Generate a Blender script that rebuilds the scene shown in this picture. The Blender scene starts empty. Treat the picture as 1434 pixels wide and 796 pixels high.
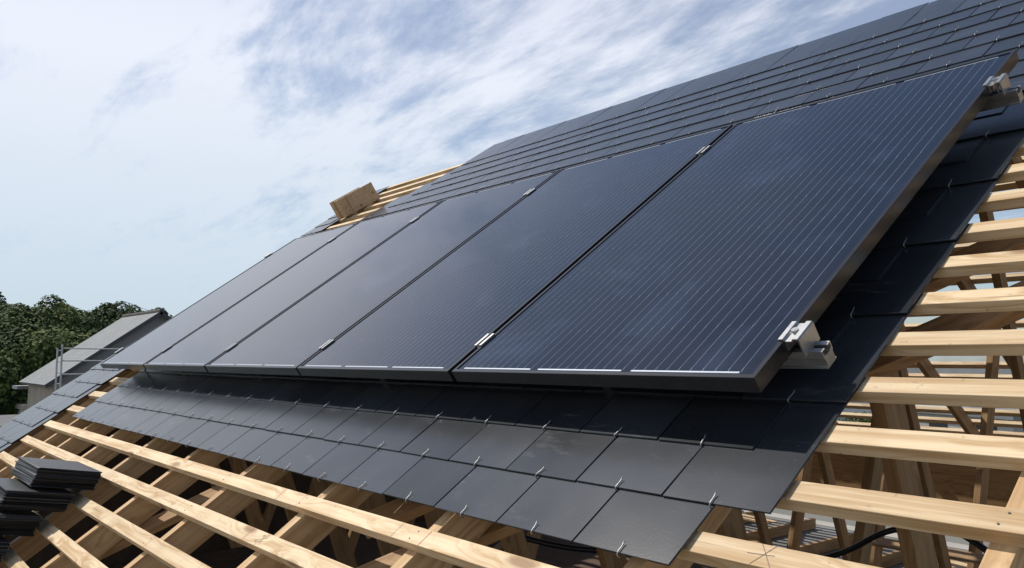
import bpy, bmesh, math, random
from mathutils import Vector, Matrix, noise
random.seed(7)
R = math.radians
scene = bpy.context.scene
# ------------------------------------------------------------------ camera
cd = bpy.data.cameras.new("camera"); cam = bpy.data.objects.new("camera", cd)
scene.collection.objects.link(cam); scene.camera = cam
rx, dn, fw = (0.625941, 0.779870, 0.0), (-0.069141, 0.055448, -0.996065), (-0.776799, 0.623481, 0.088629)
cam.matrix_world = Matrix(((rx[0], -dn[0], -fw[0], 0.947343), (rx[1], -dn[1], -fw[1], -1.344541),
                           (rx[2], -dn[2], -fw[2], 0.036407), (0, 0, 0, 1)))
cd.sensor_width = 36; cd.lens = 36*1170/1434; cd.clip_start = 0.05; cd.clip_end = 3000
# ------------------------------------------------------------------ world + sun
SUN = Vector((-0.725, -0.19, 1.09)).normalized()
wd = bpy.data.worlds.new("World"); scene.world = wd; wd.use_nodes = True
nt = wd.node_tree; nt.nodes.clear()
def N(tree, t, **kw):
    n = tree.nodes.new(t)
    for k, v in kw.items(): setattr(n, k, v)
    return n
L = nt.links.new
out = N(nt, 'ShaderNodeOutputWorld'); bg = N(nt, 'ShaderNodeBackground'); bg.inputs[1].default_value = 0.1
sky = N(nt, 'ShaderNodeTexSky', sky_type='NISHITA', sun_disc=False)
sky.sun_elevation = math.asin(SUN.z); sky.sun_rotation = math.atan2(SUN.x, SUN.y)
sky.air_density = 1.0; sky.dust_density = 0.7; sky.ozone_density = 3.2
tc = N(nt, 'ShaderNodeTexCoord'); sep = N(nt, 'ShaderNodeSeparateXYZ'); L(tc.outputs['Generated'], sep.inputs[0])
def mth(tree, op, a, b=None, c=None, clamp=False):
    n = N(tree, 'ShaderNodeMath', operation=op); n.use_clamp = clamp
    for i, v in enumerate((a, b, c)):
        if v is None: continue
        if isinstance(v, (int, float)): n.inputs[i].default_value = v
        else: tree.links.new(v, n.inputs[i])
    return n.outputs[0]
zz = mth(nt, 'ADD', mth(nt, 'MAXIMUM', sep.outputs[2], 0.0), 0.16)
comb = N(nt, 'ShaderNodeCombineXYZ')
L(mth(nt, 'DIVIDE', sep.outputs[0], zz), comb.inputs[0]); L(mth(nt, 'DIVIDE', sep.outputs[1], zz), comb.inputs[1])
mp = N(nt, 'ShaderNodeMapping'); mp.inputs['Rotation'].default_value = (0, 0, R(28)); mp.inputs['Scale'].default_value = (0.7, 1.7, 1)
mp.inputs['Location'].default_value = (3.1, 1.4, 0)
L(comb.outputs[0], mp.inputs[0])
n1 = N(nt, 'ShaderNodeTexNoise'); n1.inputs['Scale'].default_value = 1.7; n1.inputs['Detail'].default_value = 12
n1.inputs['Roughness'].default_value = 0.62; n1.inputs['Distortion'].default_value = 0.35
L(mp.outputs[0], n1.inputs[0])
n2 = N(nt, 'ShaderNodeTexNoise'); n2.inputs['Scale'].default_value = 4.6; n2.inputs['Detail'].default_value = 8; n2.inputs['Roughness'].default_value = 0.65
L(mp.outputs[0], n2.inputs[0])
cl = mth(nt, 'ADD', mth(nt, 'MULTIPLY', n1.outputs[0], 0.66), mth(nt, 'MULTIPLY', n2.outputs[0], 0.34))
# the sky is whiter towards the camera's left (-x, -y)
side = mth(nt, 'MULTIPLY', mth(nt, 'ADD', mth(nt, 'MULTIPLY', sep.outputs[0], -0.62), mth(nt, 'MULTIPLY', sep.outputs[1], -0.78)), 0.24)
cl = mth(nt, 'ADD', cl, side)
mr = N(nt, 'ShaderNodeMapRange'); mr.interpolation_type = 'SMOOTHSTEP'
mr.inputs[1].default_value = 0.38; mr.inputs[2].default_value = 0.59; mr.inputs[3].default_value = 0.22; mr.inputs[4].default_value = 0.92
L(cl, mr.inputs[0])
hi = N(nt, 'ShaderNodeMapRange'); hi.interpolation_type = 'SMOOTHSTEP'   # the cloud veil thins out higher up
hi.inputs[1].default_value = 0.30; hi.inputs[2].default_value = 0.62; hi.inputs[3].default_value = 1.0; hi.inputs[4].default_value = 0.12
L(sep.outputs[2], hi.inputs[0])
mx = N(nt, 'ShaderNodeMix', data_type='RGBA'); L(mth(nt, 'MULTIPLY', mr.outputs[0], hi.outputs[0]), mx.inputs[0]); L(sky.outputs[0], mx.inputs[6])
cg = N(nt, 'ShaderNodeMix', data_type='RGBA'); cg.inputs[6].default_value = (5.4, 6.7, 7.7, 1); cg.inputs[7].default_value = (10.0, 10.1, 11.0, 1)
cz = N(nt, 'ShaderNodeMapRange'); cz.inputs[1].default_value = .0; cz.inputs[2].default_value = .42; L(sep.outputs[2], cz.inputs[0]); L(cz.outputs[0], cg.inputs[0]); L(cg.outputs[2], mx.inputs[7])
L(mx.outputs[2], bg.inputs[0]); L(bg.outputs[0], out.inputs[0])
sl = bpy.data.lights.new("sun", 'SUN'); sl.energy = 4.0; sl.angle = R(0.6); sl.color = (1, 0.95, 0.87)
sun = bpy.data.objects.new("sun", sl); scene.collection.objects.link(sun)
sun.rotation_euler = SUN.to_track_quat('Z', 'Y').to_euler()
scene.view_settings.view_transform = 'Standard'; scene.view_settings.look = 'None'
scene.view_settings.exposure = 0.0; scene.view_settings.gamma = 1
scene.render.engine = 'CYCLES'
# ------------------------------------------------------------------ helpers
PITCH = R(35.33); CP, SP = math.cos(PITCH), math.sin(PITCH)
def w(u, v, n): return Vector((u, CP*v - SP*n, SP*v + CP*n))
col = scene.collection
def material(name, color, rough=0.6, metal=0.0, spec=0.5):
    m = bpy.data.materials.new(name); m.use_nodes = True
    b = m.node_tree.nodes['Principled BSDF']
    b.inputs['Base Color'].default_value = (*color, 1); b.inputs['Roughness'].default_value = rough
    b.inputs['Metallic'].default_value = metal; b.inputs['Specular IOR Level'].default_value = spec
    return m, m.node_tree, b
def noisy(name, c1, c2, scale, rough=0.7, metal=0, spec=0.5, bump=0.0, stretch=(1, 1, 1), lo=.35, hi=.65, detail=6, rnd=0.0, coord='Object'):
    m, t, b = material(name, c1, rough, metal, spec)
    tc = N(t, 'ShaderNodeTexCoord'); mp = N(t, 'ShaderNodeMapping'); mp.inputs['Scale'].default_value = stretch
    oi = N(t, 'ShaderNodeObjectInfo')
    va = N(t, 'ShaderNodeVectorMath', operation='SCALE'); cx = N(t, 'ShaderNodeCombineXYZ')
    for i in range(3): t.links.new(oi.outputs['Random'], cx.inputs[i])
    t.links.new(cx.outputs[0], va.inputs[0]); va.inputs[3].default_value = 37.0
    ad = N(t, 'ShaderNodeVectorMath', operation='ADD'); t.links.new(tc.outputs[coord], ad.inputs[0]); t.links.new(va.outputs[0], ad.inputs[1])
    t.links.new(ad.outputs[0], mp.inputs[0])
    n = N(t, 'ShaderNodeTexNoise'); n.inputs['Scale'].default_value = scale; n.inputs['Detail'].default_value = detail; n.inputs['Roughness'].default_value = .6
    t.links.new(mp.outputs[0], n.inputs[0])
    r = N(t, 'ShaderNodeMapRange'); r.inputs[1].default_value = lo; r.inputs[2].default_value = hi; t.links.new(n.outputs[0], r.inputs[0])
    x = N(t, 'ShaderNodeMix', data_type='RGBA'); x.inputs[6].default_value = (*c1, 1); x.inputs[7].default_value = (*c2, 1)
    t.links.new(r.outputs[0], x.inputs[0]); col_out = x.outputs[2]
    if rnd:
        hs = N(t, 'ShaderNodeHueSaturation'); t.links.new(col_out, hs.inputs['Color'])
        t.links.new(mth(t, 'ADD', mth(t, 'MULTIPLY', oi.outputs['Random'], rnd), 1-rnd/2), hs.inputs['Value']); col_out = hs.outputs[0]
    t.links.new(col_out, b.inputs['Base Color'])
    if bump:
        bp = N(t, 'ShaderNodeBump'); bp.inputs['Strength'].default_value = bump; bp.inputs['Distance'].default_value = 0.01
        t.links.new(n.outputs[0], bp.inputs['Height']); t.links.new(bp.outputs[0], b.inputs['Normal'])
    m['_'] = 0
    return m, t, b, ad.outputs[0], col_out, oi

# --- wood: grain along local X, knots, dark flecks
def wood(name, light, dark, knot=(0.23, .12, .055), rnd=.25):
    m, t, b = material(name, light, 0.62, 0, .3)
    tc = N(t, 'ShaderNodeTexCoord'); oi = N(t, 'ShaderNodeObjectInfo'); cx = N(t, 'ShaderNodeCombineXYZ')
    t.links.new(mth(t, 'MULTIPLY', oi.outputs['Random'], 91.0), cx.inputs[0]); t.links.new(mth(t, 'MULTIPLY', oi.outputs['Random'], 13.0), cx.inputs[1])
    t.links.new(mth(t, 'MULTIPLY', oi.outputs['Random'], 29.0), cx.inputs[2])
    ad = N(t, 'ShaderNodeVectorMath', operation='ADD'); t.links.new(tc.outputs['Object'], ad.inputs[0]); t.links.new(cx.outputs[0], ad.inputs[1])
    # knots
    mk = N(t, 'ShaderNodeMapping'); mk.inputs['Scale'].default_value = (2.6, 9, 9); t.links.new(ad.outputs[0], mk.inputs[0])
    vo = N(t, 'ShaderNodeTexVoronoi'); vo.inputs['Scale'].default_value = 1.15; vo.inputs['Randomness'].default_value = 1
    t.links.new(mk.outputs[0], vo.inputs[0])
    kn = N(t, 'ShaderNodeMapRange'); kn.interpolation_type = 'SMOOTHSTEP'
    kn.inputs[1].default_value = .20; kn.inputs[2].default_value = .07; t.links.new(vo.outputs['Distance'], kn.inputs[0])
    halo = N(t, 'ShaderNodeMapRange'); halo.inputs[1].default_value = .5; halo.inputs[2].default_value = .1; t.links.new(vo.outputs['Distance'], halo.inputs[0])
    # grain bent around knots
    mg = N(t, 'ShaderNodeMapping'); mg.inputs['Scale'].default_value = (0.9, 26, 26); t.links.new(ad.outputs[0], mg.inputs[0])
    sh = N(t, 'ShaderNodeVectorMath', operation='ADD'); c2 = N(t, 'ShaderNodeCombineXYZ')
    k = mth(t, 'MULTIPLY', halo.outputs[0], 1.3); t.links.new(k, c2.inputs[1]); t.links.new(k, c2.inputs[2])
    t.links.new(mg.outputs[0], sh.inputs[0]); t.links.new(c2.outputs[0], sh.inputs[1])
    g = N(t, 'ShaderNodeTexNoise'); g.inputs['Scale'].default_value = 1.6; g.inputs['Detail'].default_value = 5; g.inputs['Roughness'].default_value = .62
    t.links.new(sh.outputs[0], g.inputs[0])
    big = N(t, 'ShaderNodeTexNoise'); big.inputs['Scale'].default_value = 5; big.inputs['Detail'].default_value = 3; t.links.new(ad.outputs[0], big.inputs[0])
    gr = N(t, 'ShaderNodeMapRange'); gr.inputs[1].default_value = .44; gr.inputs[2].default_value = .64; t.links.new(g.outputs[0], gr.inputs[0])
    x1 = N(t, 'ShaderNodeMix', data_type='RGBA'); x1.inputs[6].default_value = (*light, 1); x1.inputs[7].default_value = (*dark, 1); t.links.new(gr.outputs[0], x1.inputs[0])
    br = N(t, 'ShaderNodeMapRange'); br.inputs[1].default_value = .45; br.inputs[2].default_value = .8; br.inputs[4].default_value = .45; t.links.new(big.outputs[0], br.inputs[0])
    x2 = N(t, 'ShaderNodeMix', data_type='RGBA'); t.links.new(x1.outputs[2], x2.inputs[6]); x2.inputs[7].default_value = (dark[0]*.8, dark[1]*.72, dark[2]*.65, 1); t.links.new(br.outputs[0], x2.inputs[0])
    x3 = N(t, 'ShaderNodeMix', data_type='RGBA'); t.links.new(x2.outputs[2], x3.inputs[6]); x3.inputs[7].default_value = (*knot, 1); t.links.new(mth(t, 'MULTIPLY', kn.outputs[0], .75), x3.inputs[0])
    # grime freckles
    fl = N(t, 'ShaderNodeTexNoise'); fl.inputs['Scale'].default_value = 60; fl.inputs['Detail'].default_value = 3; t.links.new(ad.outputs[0], fl.inputs[0])
    fr = N(t, 'ShaderNodeMapRange'); fr.inputs[1].default_value = .68; fr.inputs[2].default_value = .76; fr.inputs[4].default_value = .5; t.links.new(fl.outputs[0], fr.inputs[0])
    x4 = N(t, 'ShaderNodeMix', data_type='RGBA'); t.links.new(x3.outputs[2], x4.inputs[6]); x4.inputs[7].default_value = (.22, .14, .08, 1); t.links.new(fr.outputs[0], x4.inputs[0])
    ms = N(t, 'ShaderNodeMapping'); ms.inputs['Scale'].default_value = (3.2, 150, 150); t.links.new(ad.outputs[0], ms.inputs[0])
    ns = N(t, 'ShaderNodeTexNoise'); ns.inputs['Scale'].default_value = 1.0; ns.inputs['Detail'].default_value = 2; t.links.new(ms.outputs[0], ns.inputs[0])
    sr_ = N(t, 'ShaderNodeMapRange'); sr_.inputs[1].default_value = .70; sr_.inputs[2].default_value = .76; sr_.inputs[4].default_value = .6; t.links.new(ns.outputs[0], sr_.inputs[0])
    x5 = N(t, 'ShaderNodeMix', data_type='RGBA'); t.links.new(x4.outputs[2], x5.inputs[6]); x5.inputs[7].default_value = (.17, .10, .05, 1); t.links.new(sr_.outputs[0], x5.inputs[0]); x4 = x5
    hs = N(t, 'ShaderNodeHueSaturation'); t.links.new(x4.outputs[2], hs.inputs['Color'])
    t.links.new(mth(t, 'ADD', mth(t, 'MULTIPLY', oi.outputs['Random'], rnd), 1-rnd/2), hs.inputs['Value'])
    t.links.new(hs.outputs[0], b.inputs['Base Color'])
    bp = N(t, 'ShaderNodeBump'); bp.inputs['Strength'].default_value = .25; bp.inputs['Distance'].default_value = .003
    t.links.new(g.outputs[0], bp.inputs['Height']); t.links.new(bp.outputs[0], b.inputs['Normal'])
    return m
M_BATTEN = wood('pine_batten', (.75, .585, .37), (.51, .335, .165), rnd=.18)
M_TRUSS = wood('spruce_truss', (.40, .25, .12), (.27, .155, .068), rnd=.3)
M_RAFTER = wood('rafter_pine', (.62, .42, .225), (.44, .27, .125), rnd=.2)
M_BOX = wood('box_wood', (.58, .43, .27), (.47, .33, .19), rnd=.05)
# --- slate: fibre cement, slight sheen, dust speckles and pale scuffs
def slate_mat(name, base, dust=.45, rough=.20):
    m, t, b, vec, c, oi = noisy(name, base, tuple(x*1.35 for x in base), 7, rough, 0, .52, 0.0, rnd=.65)
    sp = N(t, 'ShaderNodeTexNoise'); sp.inputs['Scale'].default_value = 230; sp.inputs['Detail'].default_value = 2; t.links.new(vec, sp.inputs[0])
    sr = N(t, 'ShaderNodeMapRange'); sr.inputs[1].default_value = .69; sr.inputs[2].default_value = .76; sr.inputs[4].default_value = dust; t.links.new(sp.outputs[0], sr.inputs[0])
    zone = N(t, 'ShaderNodeTexNoise'); zone.inputs['Scale'].default_value = 4; t.links.new(vec, zone.inputs[0])
    zr = N(t, 'ShaderNodeMapRange'); zr.inputs[1].default_value = .45; zr.inputs[2].default_value = .62; t.links.new(zone.outputs[0], zr.inputs[0])
    x = N(t, 'ShaderNodeMix', data_type='RGBA'); t.links.new(mth(t, 'MULTIPLY', sr.outputs[0], zr.outputs[0]), x.inputs[0]); t.links.new(c, x.inputs[6]); x.inputs[7].default_value = (.26, .25, .23, 1)
    # scuffs
    mp = N(t, 'ShaderNodeMapping'); mp.inputs['Rotation'].default_value = (0, 0, R(35)); mp.inputs['Scale'].default_value = (3, 9, 1); t.links.new(vec, mp.inputs[0])
    s2 = N(t, 'ShaderNodeTexNoise'); s2.inputs['Scale'].default_value = 1.5; s2.inputs['Detail'].default_value = 9; s2.inputs['Roughness'].default_value = .7; t.links.new(mp.outputs[0], s2.inputs[0])
    s2r = N(t, 'ShaderNodeMapRange'); s2r.inputs[1].default_value = .60; s2r.inputs[2].default_value = .78; s2r.inputs[4].default_value = .42; t.links.new(s2.outputs[0], s2r.inputs[0])
    y = N(t, 'ShaderNodeMix', data_type='RGBA'); t.links.new(s2r.outputs[0], y.inputs[0]); t.links.new(x.outputs[2], y.inputs[6]); y.inputs[7].default_value = (.20, .20, .20, 1)
    t.links.new(y.outputs[2], b.inputs['Base Color'])
    rr = N(t, 'ShaderNodeMapRange'); rr.inputs[3].default_value = rough-.03; rr.inputs[4].default_value = rough+.06; t.links.new(zone.outputs[0], rr.inputs[0]); t.links.new(rr.outputs[0], b.inputs['Roughness'])
    bp = N(t, 'ShaderNodeBump'); bp.inputs['Strength'].default_value = .08; bp.inputs['Distance'].default_value = .001
    t.links.new(sp.outputs[0], bp.inputs['Height']); t.links.new(bp.outputs[0], b.inputs['Normal'])
    return m
M_SLATE = slate_mat('slate', (.022, .025, .030))
M_STACK = slate_mat('slate_edges', (.022, .023, .025), dust=.3, rough=.45)
M_HOOK = material('steel_wire', (.40, .40, .39), .45, .9)[0]
M_ALU = noisy('bare_aluminium', (.46, .46, .455), (.36, .36, .36), 40, .38, .85, .5, .02)[0]
M_STEEL = material('bolt_steel', (.55, .54, .52), .3, 1.0)[0]
M_FRAME = noisy('black_anodised', (.016, .016, .018), (.022, .022, .024), 20, .26, .0, .35)[0]
M_FRAMELIP = M_FRAME
M_RIBBON = material('tinned_ribbon', (.36, .40, .46), .4, .3)[0]
M_DARKSHEET = material('backsheet', (.02, .02, .02), .7)[0]

def panel_glass():
    m, t, b = material('solar_cells_under_glass', (.006, .009, .020), .06, 0, .62)
    tc = N(t, 'ShaderNodeTexCoord'); sx = N(t, 'ShaderNodeSeparateXYZ'); t.links.new(tc.outputs['Object'], sx.inputs[0])
    X, Y = sx.outputs[0], sx.outputs[1]
    cw = 0.1575; pit = cw/5
    # tiny waviness of the printed busbars from cell to cell
    wn = N(t, 'ShaderNodeTexWhiteNoise', noise_dimensions='2D'); cxy = N(t, 'ShaderNodeCombineXYZ')
    ci = mth(t, 'FLOOR', mth(t, 'DIVIDE', mth(t, 'SUBTRACT', X, .0275), cw)); cj = mth(t, 'FLOOR', mth(t, 'DIVIDE', mth(t, 'SUBTRACT', Y, .0275), cw+.002))
    t.links.new(ci, cxy.inputs[0]); t.links.new(cj, cxy.inputs[1]); t.links.new(cxy.outputs[0], wn.inputs[0])
    jit = mth(t, 'MULTIPLY', mth(t, 'SUBTRACT', wn.outputs[0], .5), .0016)
    ph = mth(t, 'FRACT', mth(t, 'DIVIDE', mth(t, 'ADD', mth(t, 'SUBTRACT', X, .0275), jit), pit))
    line = mth(t, 'LESS_THAN', mth(t, 'ABSOLUTE', mth(t, 'SUBTRACT', ph, .5)), .0011/2/pit*1.0)
    inside = mth(t, 'MULTIPLY', mth(t, 'MULTIPLY', mth(t, 'GREATER_THAN', X, .0275), mth(t, 'LESS_THAN', X, .9725)), mth(t, 'MULTIPLY', mth(t, 'GREATER_THAN', Y, .022), mth(t, 'LESS_THAN', Y, 1.63)))
    # bright dash at every cell joint on the busbar
    phy = mth(t, 'FRACT', mth(t, 'DIVIDE', mth(t, 'SUBTRACT', Y, .0275), cw+.002))
    dash = mth(t, 'LESS_THAN', mth(t, 'ABSOLUTE', mth(t, 'SUBTRACT', phy, .5)), .46)
    gap = mth(t, 'SUBTRACT', 1.0, dash)
    gapx = mth(t, 'GREATER_THAN', mth(t, 'ABSOLUTE', mth(t, 'SUBTRACT', mth(t, 'FRACT', mth(t, 'DIVIDE', mth(t, 'SUBTRACT', X, .0275), cw)), .5)), .492)
    gapy = mth(t, 'GREATER_THAN', mth(t, 'ABSOLUTE', mth(t, 'SUBTRACT', phy, .5)), .492)
    cellgap = mth(t, 'MAXIMUM', gapx, gapy)
    # base tone varies a touch by cell and has dusty smears
    nz = N(t, 'ShaderNodeTexNoise'); nz.inputs['Scale'].default_value = 3.0; nz.inputs['Detail'].default_value = 6; nz.inputs['Roughness'].default_value = .6; nz.inputs['Distortion'].default_value = 1.2
    oi = N(t, 'ShaderNodeObjectInfo'); va = N(t, 'ShaderNodeVectorMath', operation='ADD'); cc = N(t, 'ShaderNodeCombineXYZ')
    t.links.new(mth(t, 'MULTIPLY', oi.outputs['Random'], 50), cc.inputs[2]); t.links.new(tc.outputs['Object'], va.inputs[0]); t.links.new(cc.outputs[0], va.inputs[1]); t.links.new(va.outputs[0], nz.inputs[0])
    sm = N(t, 'ShaderNodeMapRange'); sm.inputs[1].default_value = .55; sm.inputs[2].default_value = .74; sm.inputs[4].default_value = .45; t.links.new(nz.outputs[0], sm.inputs[0])
    a = N(t, 'ShaderNodeMix', data_type='RGBA'); a.inputs[6].default_value = (.0045, .0075, .015, 1); a.inputs[7].default_value = (.006, .010, .022, 1); t.links.new(wn.outputs[0], a.inputs[0])
    g = N(t, 'ShaderNodeMix', data_type='RGBA'); t.links.new(cellgap, g.inputs[0]); t.links.new(a.outputs[2], g.inputs[6]); g.inputs[7].default_value = (.004, .004, .005, 1)
    d = N(t, 'ShaderNodeMix', data_type='RGBA'); t.links.new(sm.outputs[0], d.inputs[0]); t.links.new(g.outputs[2], d.inputs[6]); d.inputs[7].default_value = (.040, .058, .105, 1)
    l = N(t, 'ShaderNodeMix', data_type='RGBA'); lw = mth(t, 'MULTIPLY', mth(t, 'MULTIPLY', line, inside), mth(t, 'ADD', .62, mth(t, 'MULTIPLY', gap, .38)))
    t.links.new(lw, l.inputs[0]); t.links.new(d.outputs[2], l.inputs[6]); l.inputs[7].default_value = (.30, .335, .39, 1)
    t.links.new(l.outputs[2], b.inputs['Base Color'])
    rr = N(t, 'ShaderNodeMapRange'); rr.inputs[1].default_value = .3; rr.inputs[2].default_value = .75; rr.inputs[3].default_value = .03; rr.inputs[4].default_value = .075; t.links.new(nz.outputs[0], rr.inputs[0]); t.links.new(rr.outputs[0], b.inputs['Roughness'])
    return m
M_GLASS = panel_glass()

class MB:
    def __init__(s): s.bm = bmesh.new()
    def box(s, x0, x1, y0, y1, z0, z1, mat=None):
        r = bmesh.ops.create_cube(s.bm, size=1)
        for v in r['verts']:
            v.co = Vector(((x0+x1)/2+v.co.x*(x1-x0), (y0+y1)/2+v.co.y*(y1-y0), (z0+z1)/2+v.co.z*(z1-z0)))
        if mat: bmesh.ops.transform(s.bm, matrix=mat, verts=r['verts'])
        return r['verts']
    def quad(s, *p):
        return s.bm.faces.new([s.bm.verts.new(q) for q in p])
    def cyl(s, p0, p1, r, seg=10, r2=None):
        p0, p1 = Vector(p0), Vector(p1); d = p1-p0
        rr = bmesh.ops.create_cone(s.bm, cap_ends=True, segments=seg, radius1=r, radius2=r if r2 is None else r2, depth=d.length)
        bmesh.ops.transform(s.bm, matrix=Matrix.Translation((p0+p1)/2) @ d.to_track_quat('Z', 'Y').to_matrix().to_4x4(), verts=rr['verts'])
    def tube(s, pts, r, seg=6):
        pts = [Vector(p) for p in pts]; rings = []
        up = None
        for i, p in enumerate(pts):
            d = (pts[min(i+1, len(pts)-1)]-pts[max(i-1, 0)]).normalized()
            a = Vector((0, 0, 1)) if abs(d.z) < .9 else Vector((1, 0, 0))
            if up is None: up = d.cross(a).normalized()
            up = (up - d*up.dot(d)).normalized(); q = d.cross(up)
            rings.append([s.bm.verts.new(p+(up*math.cos(t)+q*math.sin(t))*r) for t in [2*math.pi*k/seg for k in range(seg)]])
        for a, b in zip(rings, rings[1:]):
            for k in range(seg): s.bm.faces.new((a[k], a[(k+1) % seg], b[(k+1) % seg], b[k]))
        s.bm.faces.new(rings[0][::-1]); s.bm.faces.new(rings[-1])
    def prism(s, outline, x0, x1):   # outline in (y,z), extruded along x
        a = [s.bm.verts.new((x0, y, z)) for y, z in outline]; b = [s.bm.verts.new((x1, y, z)) for y, z in outline]
        s.bm.faces.new(a[::-1]); s.bm.faces.new(b); n = len(a)
        for i in range(n): s.bm.faces.new((a[i], a[(i+1) % n], b[(i+1) % n], b[i]))
    def bevel(s, w_):
        bmesh.ops.bevel(s.bm, geom=s.bm.edges[:], offset=w_, segments=1, affect='EDGES', clamp_overlap=True)
    def mesh(s, name, mat):
        bmesh.ops.recalc_face_normals(s.bm, faces=s.bm.faces)
        me = bpy.data.meshes.new(name); s.bm.to_mesh(me); s.bm.free(); me.materials.append(mat); return me
    def obj(s, name, mat, parent=None, smooth=False):
        return link(name, s.mesh(name, mat), parent, smooth=smooth)
def link(name, me, parent=None, loc=None, rot=None, smooth=False):
    o = bpy.data.objects.new(name, me); col.objects.link(o)
    if parent: o.parent = parent
    if loc is not None: o.location = loc
    if rot is not None: o.rotation_euler = rot
    if smooth: me.shade_smooth()
    return o
def tag(o, label, cat, group=None, kind=None):
    if label: o['label'] = label
    if cat: o['category'] = cat
    if group: o['group'] = group
    if kind: o['kind'] = kind
    return o
def empty(name, loc=(0, 0, 0), rot=(0, 0, 0)):
    o = bpy.data.objects.new(name, None); o.empty_display_size = .1; col.objects.link(o); o.location = loc; o.rotation_euler = rot; return o
def ordinal(i):
    return ['first', 'second', 'third', 'fourth', 'fifth', 'sixth', 'seventh', 'eighth', 'ninth', 'tenth'][i]
def beam(name, p0, p1, wid, dep, side, mat, parent, bev=.0008):
    """timber from p0 to p1; wid measured along `side`, dep across; grain along local X. Slightly bowed, bevelled."""
    p0, p1 = Vector(p0), Vector(p1); d = p1-p0; X = d.normalized(); Y = (Vector(side)-X*X.dot(Vector(side))).normalized(); Z = X.cross(Y)
    b = MB(); b.box(0, d.length, -wid/2, wid/2, -dep/2, dep/2); b.bevel(bev)
    o = b.obj(name, mat, parent)
    m = Matrix((X, Y, Z)).transposed().to_4x4(); m.translation = p0
    o.matrix_local = m
    return o

# ================================================================== SETTING
GZ = -6.3
m_ground = noisy('yard_ground', (.19, .18, .155), (.12, .125, .10), .05, .9, detail=8)[0]
b = MB(); b.quad((-1500, -1500, GZ), (1500, -1500, GZ), (1500, 1500, GZ), (-1500, 1500, GZ))
g = b.obj('ground', m_ground); tag(g, 'pale dusty ground of the building site and yards beyond', None, kind='structure')
m_grass = noisy('grass_mat', (.06, .09, .03), (.09, .11, .04), .6, .9)[0]
b = MB(); b.quad((-140, -60, GZ+.02), (-60, -60, GZ+.02), (-60, 60, GZ+.02), (-140, 60, GZ+.02))
b.quad((-75, 62, GZ+.02), (-35, 70, GZ+.02), (-45, 92, GZ+.02), (-85, 84, GZ+.02))
o = b.obj('grass_field', m_grass); tag(o, 'green grass beyond the site', None, kind='structure')
m_asph = noisy('asphalt', (.07, .07, .07), (.10, .10, .10), .5, .9)[0]
b = MB(); b.quad((-90, 44, GZ+.012), (20, 66, GZ+.012), (20, 74, GZ+.012), (-90, 52, GZ+.012))
o = b.obj('road', m_asph); tag(o, 'grey asphalt road past the yards', None, kind='structure')

# ---- body of the house we stand at
m_block = noisy('concrete_block', (.42, .40, .36), (.34, .32, .29), 3, .9)[0]
m_slab = noisy('dusty_slab', (.24, .235, .215), (.15, .148, .138), 2.2, .9, lo=.3, hi=.7)[0]
FLO = -1.62
hb = empty('house_shell', (-2, 2.57, GZ))
tag(hb, 'unfinished masonry house shell under the open timber roof', 'house')
def chp(b, name, mat, parent): # mesh in world coords under translated empty
    me = b.mesh(name, mat); o = link(name, me, parent); o.matrix_local = Matrix.Translation(-parent.location); return o
b = MB(); b.box(-5.95, 3.0, -1.45, -1.25, GZ, FLO); b.box(-5.95, 3.0, 6.39, 6.59, GZ, FLO); b.box(-5.95, -5.75, -1.247, 6.387, GZ, FLO); b.box(2.8, 3.0, -1.247, 6.387, GZ, FLO)
chp(b, 'wall', m_block, hb)
b = MB(); b.box(-5.748, 2.797, -1.247, 6.387, FLO-.2, FLO-.004); chp(b, 'floor_slab', m_slab, hb)

# ================================================================== ROOF TIMBERS
NB = -.1325          # top of battens (n)
BT, BW = .027, .048  # batten thickness, width
RT = NB-BT           # top of rafters
RD = .095            # rafter depth
RIDGE_V = 3.03
roof = empty('roof_frame', (0, 0, 0))
tag(roof, 'open pine roof frame of trusses and pale battens under the dark slates', 'roof frame')
UX, VX, NX = Vector((1, 0, 0)), Vector((0, CP, SP)), Vector((0, -SP, CP))
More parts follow.
